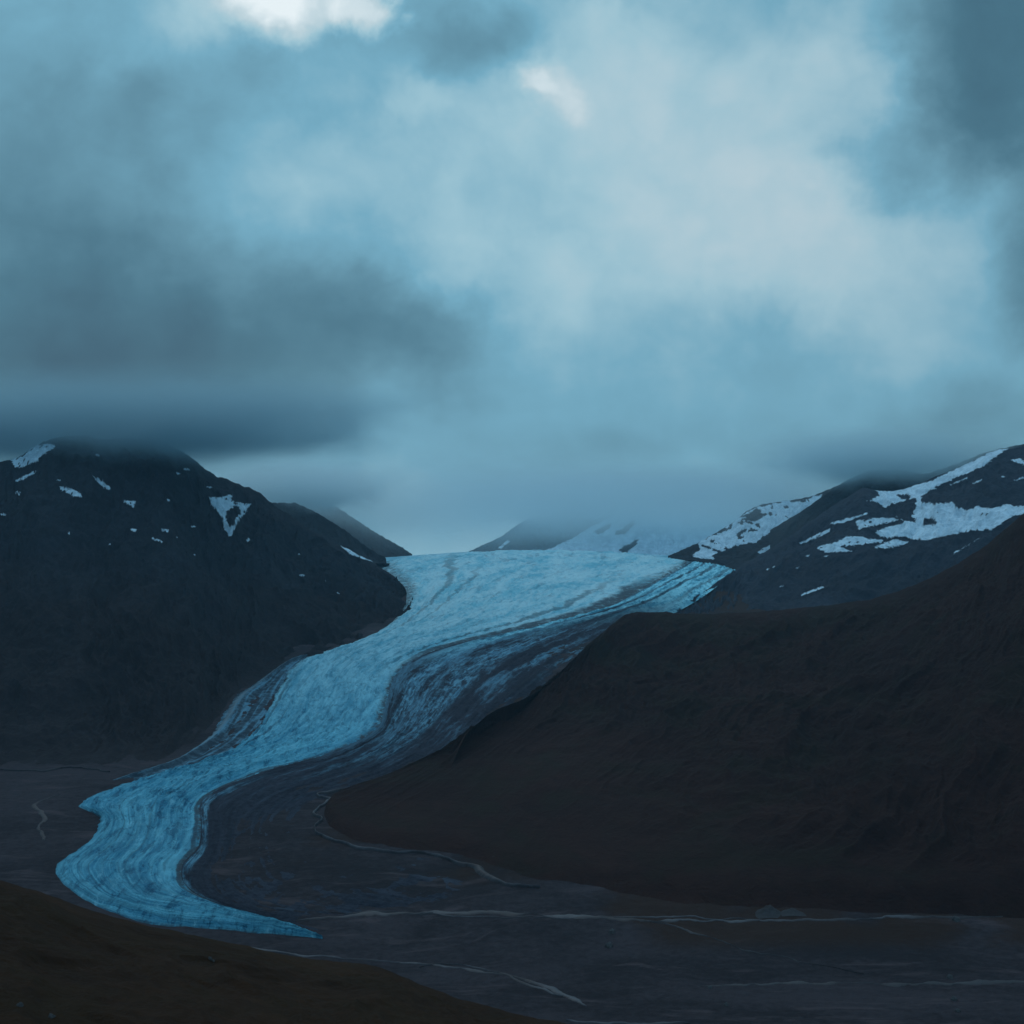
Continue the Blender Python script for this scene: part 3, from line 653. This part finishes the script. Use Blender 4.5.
def heap(px, py, w, h, label, seed):
    Yc = float(y_of(py)); x, y, z = [float(q) for q in at(px, py, Yc)]; n = 40
    g = np.linspace(-1, 1, n); GX, GY = np.meshgrid(g, g); r2 = GX ** 2 + GY ** 2
    z_ = np.exp(-r2 * 3.2) * (1 + fbm(GX * 2.2 + seed, GY * 2.2, 5, seed) * .5) + fbm(GX * 7, GY * 7, 4, seed + 3) * .06 * np.exp(-r2 * 2)
    q = grid_mesh('gravel_mound', GX * w, GY * w, h * (z_ - .07 - .12 * r2) , M_MOUND)
    q.location = (x, y, float(ground_z(np.array(x), np.array(y)))); tag(q, label, 'mound')
heap(769, 912, 24, 10.5, 'pale domed gravel mound at the foot of the brown hill', 301)
heap(792, 912.5, 18, 5, 'low gravel mound tucked against the taller domed one', 305)
for k, (x, y, sz, lab) in enumerate([
    (722, 900, 8, 'pale boulder alone on the slope behind the gravel mounds'), (726, 1006, 4.5, 'lone pale boulder on the dark plain nearest the viewer'),
    (950, 979, 6, 'upper boulder of the three strung along the gravel bar'), (954, 1000, 6, 'middle boulder of the three strung along the gravel bar'), (958, 1012, 5, 'lower boulder of the three strung along the gravel bar'),
    (956, 921, 9, 'pale boulder by the stream under the grey gravel bank'), (710, 987, 4, 'small stone on the dark plain between stream and gravel bar'),
    (209, 959, 1.6, 'small pale stone on the crest of the brown heath slope'), (214, 961, 1.2, 'smaller stone touching the pale one on the heath crest'), (18, 1006, 1.5, 'pale stone low in the corner of the heath slope'), (52, 1018, 1.6, 'pale stone at the very bottom of the heath slope'),
    (609, 947, 8, 'squat boulder beside the thin side stream'), (612, 934, 7, 'round boulder just above the squat one by the side stream')]):
    ob = lump('boulder', x, y, sz * 1.3, sz * .7, lab, 'boulder', M_STONE, 311 + k, 12)
    if 'heath' in lab:                         # rest it on the heath slope where that line of sight meets it
        hx, hy = proj(near['X'], near['Y'], near['Z']); i_ = np.argmin((hx - x) ** 2 + (hy - y) ** 2 + 1e6 * (near['Y'] < 200))
        ob.location = (near['X'].flat[i_], near['Y'].flat[i_], near['Z'].flat[i_])

# ------------------------------------------------------------------ mist clinging to the summits
def mist(px, py, Y, rx, ry, rz, dens, label, seed, core=.15, tint=(.79, .92, .96)):
    x, y, z = [float(q) for q in at(px, py, Y)]
    n = 20; th = np.linspace(0, 2 * np.pi, 2 * n + 1)[:-1]; ph = np.linspace(-np.pi / 2, np.pi / 2, n)
    T, P = np.meshgrid(th, ph)
    co = np.stack([np.cos(P) * np.cos(T), np.cos(P) * np.sin(T), np.sin(P)], -1)
    i = np.arange(n * 2 * n).reshape(n, 2 * n); j = np.roll(i, -1, 1)
    q = np.stack([i[:-1], j[:-1], j[1:], i[1:]], -1).reshape(-1, 4)
    m = bpy.data.materials.new('mist_vapour'); m.use_nodes = True; nt = NT(m.node_tree)
    m.node_tree.nodes.remove(m.node_tree.nodes['Principled BSDF'])
    v = nt.new('ShaderNodeVolumePrincipled'); nt.l.new(v.outputs[0], m.node_tree.nodes['Material Output'].inputs['Volume'])
    oc = obj_co(nt)
    nz = nt.noise(nt.vm('ADD', nt.vm('MULTIPLY', oc, (2., 2., .9)), (seed, 0., 0.)), 2.2, 6, .6, .4)
    rad = nt.vm('LENGTH', oc)
    f = nt.rng(nt.add(rad, nt.mul(nt.sub(nz, .5), .9)), core, .92, 1., 0.)
    f = nt.mul(f, nt.rng(rad, .85, .99, 1., 0.))
    f = nt.mul(f, nt.rng(nt.sep(oc)[2], -.25, .75, 1., .0, smoothstep=False))
    nt.put(v.inputs['Density'], nt.mul(nt.mul(f, f), dens))
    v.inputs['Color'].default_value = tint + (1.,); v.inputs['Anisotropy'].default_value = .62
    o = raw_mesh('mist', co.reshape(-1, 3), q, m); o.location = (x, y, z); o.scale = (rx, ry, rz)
    return tag(o, label, kind='stuff')
mist(115, 412, 4740, 1450, 800, 270, .011, 'low cloud hiding the summit of the dark mountain', 1., .3, (.47, .655, .725))  # darker tint puts the shade of overhead cloud into the mist colour
mist(300, 482, 6500, 640, 800, 210, .012, 'mist over the blue spur beyond the dark mountain', 5., .25)
mist(660, 490, 9300, 2100, 900, 340, .010, 'mist hiding the top of the hazy far mountain', 9., .25)
mist(885, 452, 6500, 950, 620, 240, .011, 'low cloud along the ridge above the snowfield', 13., .25, (.72, .88, .93))
mist(705, 512, 8200, 800, 500, 280, .004, 'thin mist beside the snow striped mountain', 17., .2)
mist(500, 492, 7700, 3400, 2300, 500, .0011, 'broad bank of thin mist lying over the upper ice', 21., .2)

# ------------------------------------------------------------------ haze
hb = np.array([(x, y, z) for x in (-11000, 11000) for y in (-1700, 13200) for z in (-140, 1420)], np.float32)
hq = np.array([(0, 1, 3, 2), (4, 6, 7, 5), (0, 4, 5, 1), (2, 3, 7, 6), (0, 2, 6, 4), (1, 5, 7, 3)])
hm = bpy.data.materials.new('valley_haze'); hm.use_nodes = True; nt = NT(hm.node_tree)
hm.node_tree.nodes.remove(hm.node_tree.nodes['Principled BSDF'])
v = nt.new('ShaderNodeVolumePrincipled'); nt.l.new(v.outputs[0], hm.node_tree.nodes['Material Output'].inputs['Volume'])
v.inputs['Density'].default_value = 1.5e-5; v.inputs['Color'].default_value = (.40, .76, 1., 1.); v.inputs['Anisotropy'].default_value = .45
tag(raw_mesh('haze', hb, hq, hm, smooth_shade=False), 'blue evening haze filling the valley', kind='stuff')

# ------------------------------------------------------------------ sky
SUN_EL, SUN_AZ = math.radians(38), math.radians(-14)     # sun behind the cloud gap, high ahead and a little left
w = bpy.data.worlds.new('World'); S.world = w; w.use_nodes = True
nt = NT(w.node_tree); bg = w.node_tree.nodes['Background']
sky = nt.new('ShaderNodeTexSky', sky_type='NISHITA'); sky.sun_disc = False
sky.sun_elevation = SUN_EL; sky.sun_rotation = SUN_AZ
d = nt.vm('NORMALIZE', nt.new('ShaderNodeTexCoord').outputs['Generated']); dx, dy, dz = nt.sep(d)
yy = nt.math('MAXIMUM', dy, .12)
U = nt.math('DIVIDE', dx, nt.mul(yy, .36397)); V = nt.math('DIVIDE', dz, nt.mul(yy, .36397))
n1 = nt.noise(d, 5.5, 5, .55, .3, color=True); n2 = nt.noise(d, 22., 6, .6, .2, color=True)
P = nt.xyz(U, V, 0.)
P = nt.vm('ADD', P, nt.vm('SCALE', nt.vm('SUBTRACT', n1, (.5, .5, .5)), scale=.34))
P2 = nt.vm('ADD', P, nt.vm('SCALE', nt.vm('SUBTRACT', n2, (.5, .5, .5)), scale=.13))
def blob(cx, cy, rx, ry, amp, rot=0., sharp=False, rough=True):
    mp = nt.new('ShaderNodeMapping', vector_type='TEXTURE'); nt.put(mp.inputs[0], P2 if rough else P)
    mp.inputs['Location'].default_value = ((cx - 512) / 512, (512 - cy) / 512, 0)
    mp.inputs['Rotation'].default_value = (0, 0, math.radians(rot)); mp.inputs['Scale'].default_value = (rx / 512, ry / 512, 1)
    a = nt.sep(mp.outputs[0])
    r = nt.vm('LENGTH', nt.xyz(a[0], a[1], 0.))
    return nt.rng(r, *( (.25, 1.) if sharp else (0., 1.)), amp, 0.)
b = nt.add(.585, nt.mul(nt.sub(nt.noise(d, 7., 7, .56, .5), .5), .15))
b = nt.add(b, nt.mul(nt.sub(nt.noise(nt.vm('MULTIPLY', d, (1., 1., 1.6)), 22., 6, .6, .4), .5), .06))
for q in [(130, 330, 440, 170, -.15, -4), (60, 385, 380, 125, -.19, 0), (400, 345, 170, 85, -.12, -12), (50, 190, 260, 170, -.10, 0), (70, 70, 150, 110, -.03, 0), (230, 130, 170, 110, -.05, 0),
          (640, 130, 330, 260, .15, 0), (560, 300, 260, 170, .07, 0), (350, 150, 170, 90, .06, 0), (390, 230, 150, 120, .03, 0), (800, 230, 180, 260, .02, 0),
          (860, 40, 130, 100, .06, 0), (840, 270, 230, 190, .11, 0), (250, 190, 170, 130, .07, 0), (880, 380, 220, 110, .04, 0), (545, 105, 150, 90, .05, 0), (480, 40, 120, 50, -.07, 8), (800, 360, 110, 80, -.07, 0), (900, 380, 200, 160, -.03, 0),
          (985, 430, 260, 80, -.07, 0), (500, 560, 460, 80, .06, 0), (340, 500, 160, 44, .03, 0), (640, 460, 320, 36, -.03, 0), (150, 60, 120, 70, .05, 0)]:
    b = nt.add(b, blob(*q))
for q in [(1012, 45, 165, 150, -.21, -25), (908, 140, 120, 75, -.10, 22), (1045, 250, 100, 120, -.13, 0), (545, 105, 46, 36, .10, -35), (532, 100, 24, 18, .06, -35), (585, 20, 70, 40, .03, 20), (440, 300, 70, 45, -.03, 0),
          (470, 45, 110, 55, -.05, -10), (410, 100, 60, 34, .05, -20), (640, 40, 70, 50, .03, 30), (330, 70, 60, 40, .04, 10)]:
    b = nt.add(b, blob(*q, sharp=True))
b = nt.add(b, blob(278, -22, 95, 74, .34, 0, sharp=True)); b = nt.add(b, blob(238, 5, 140, 66, .17, 0)); b = nt.add(b, blob(366, 0, 40, 52, .30, 15, sharp=True))
bil = nt.noise(nt.vm('ADD', d, nt.vm('SCALE', n1, scale=.06)), 10., 5, .55, .2)
b = nt.add(b, nt.mul(nt.sub(nt.math('ABSOLUTE', nt.sub(bil, .5)), .07), nt.rng(dz, .04, .2, .06, .22)))
col = nt.ramp(b, [(.26, lin(46, 84, 104)), (.40, lin(67, 114, 134)), (.50, lin(92, 142, 163)), (.60, lin(113, 171, 195)), (.70, lin(157, 198, 213)), (.80, lin(188, 212, 221)), (.97, lin(236, 247, 251))])
col = nt.mix(nt.mul(nt.rng(U, -.1, .8), nt.rng(V, .05, .5, .3, .6)), col, nt.vm('MULTIPLY', col, (1.14, .99, .96)))
# overcast brightens towards the zenith above the frame
zen = nt.rng(dz, .36, .72)
col = nt.mix(nt.mul(zen, .85), col, (.31, .55, .75))
rear = nt.rng(dy, .35, .05)
col = nt.mix(rear, col, nt.mix(nt.rng(dz, .0, .7), (.055, .11, .155), (.31, .55, .75)))
cover = .94
col = nt.mix(cover, nt.vm('SCALE', sky.outputs[0], scale=.05), col)
col = nt.mix(nt.rng(dz, -.05, -.11), col, (.012, .02, .026))
nt.put(bg.inputs['Color'], col); bg.inputs['Strength'].default_value = 1.

sun = bpy.data.lights.new('sun', 'SUN'); sun.energy = .25; sun.angle = math.radians(30); sun.color = (1., .96, .90)
so = bpy.data.objects.new('sun', sun); COL.objects.link(so)
dirv = Vector((math.sin(SUN_AZ) * math.cos(SUN_EL), math.cos(SUN_AZ) * math.cos(SUN_EL), math.sin(SUN_EL)))
so.rotation_euler = dirv.to_track_quat('Z', 'Y').to_euler(); so.location = (0, 0, 3000)

# ------------------------------------------------------------------ camera and render
cam = bpy.data.cameras.new('camera'); cam.lens_unit = 'FOV'; cam.angle = math.radians(40); cam.clip_start = 1.; cam.clip_end = 60000.
c = bpy.data.objects.new('camera', cam); COL.objects.link(c); c.location = (0, 0, H); c.rotation_euler = (math.pi / 2, 0, 0); S.camera = c
S.view_settings.view_transform = 'Standard'; S.view_settings.look = 'None'; S.view_settings.exposure = 0.; S.view_settings.gamma = 1.
S.cycles.use_denoising = True
S.cycles.volume_bounces = 4; S.cycles.max_bounces = 6; S.cycles.diffuse_bounces = 3
S.cycles.volume_step_rate = 1.; S.cycles.volume_max_steps = 256
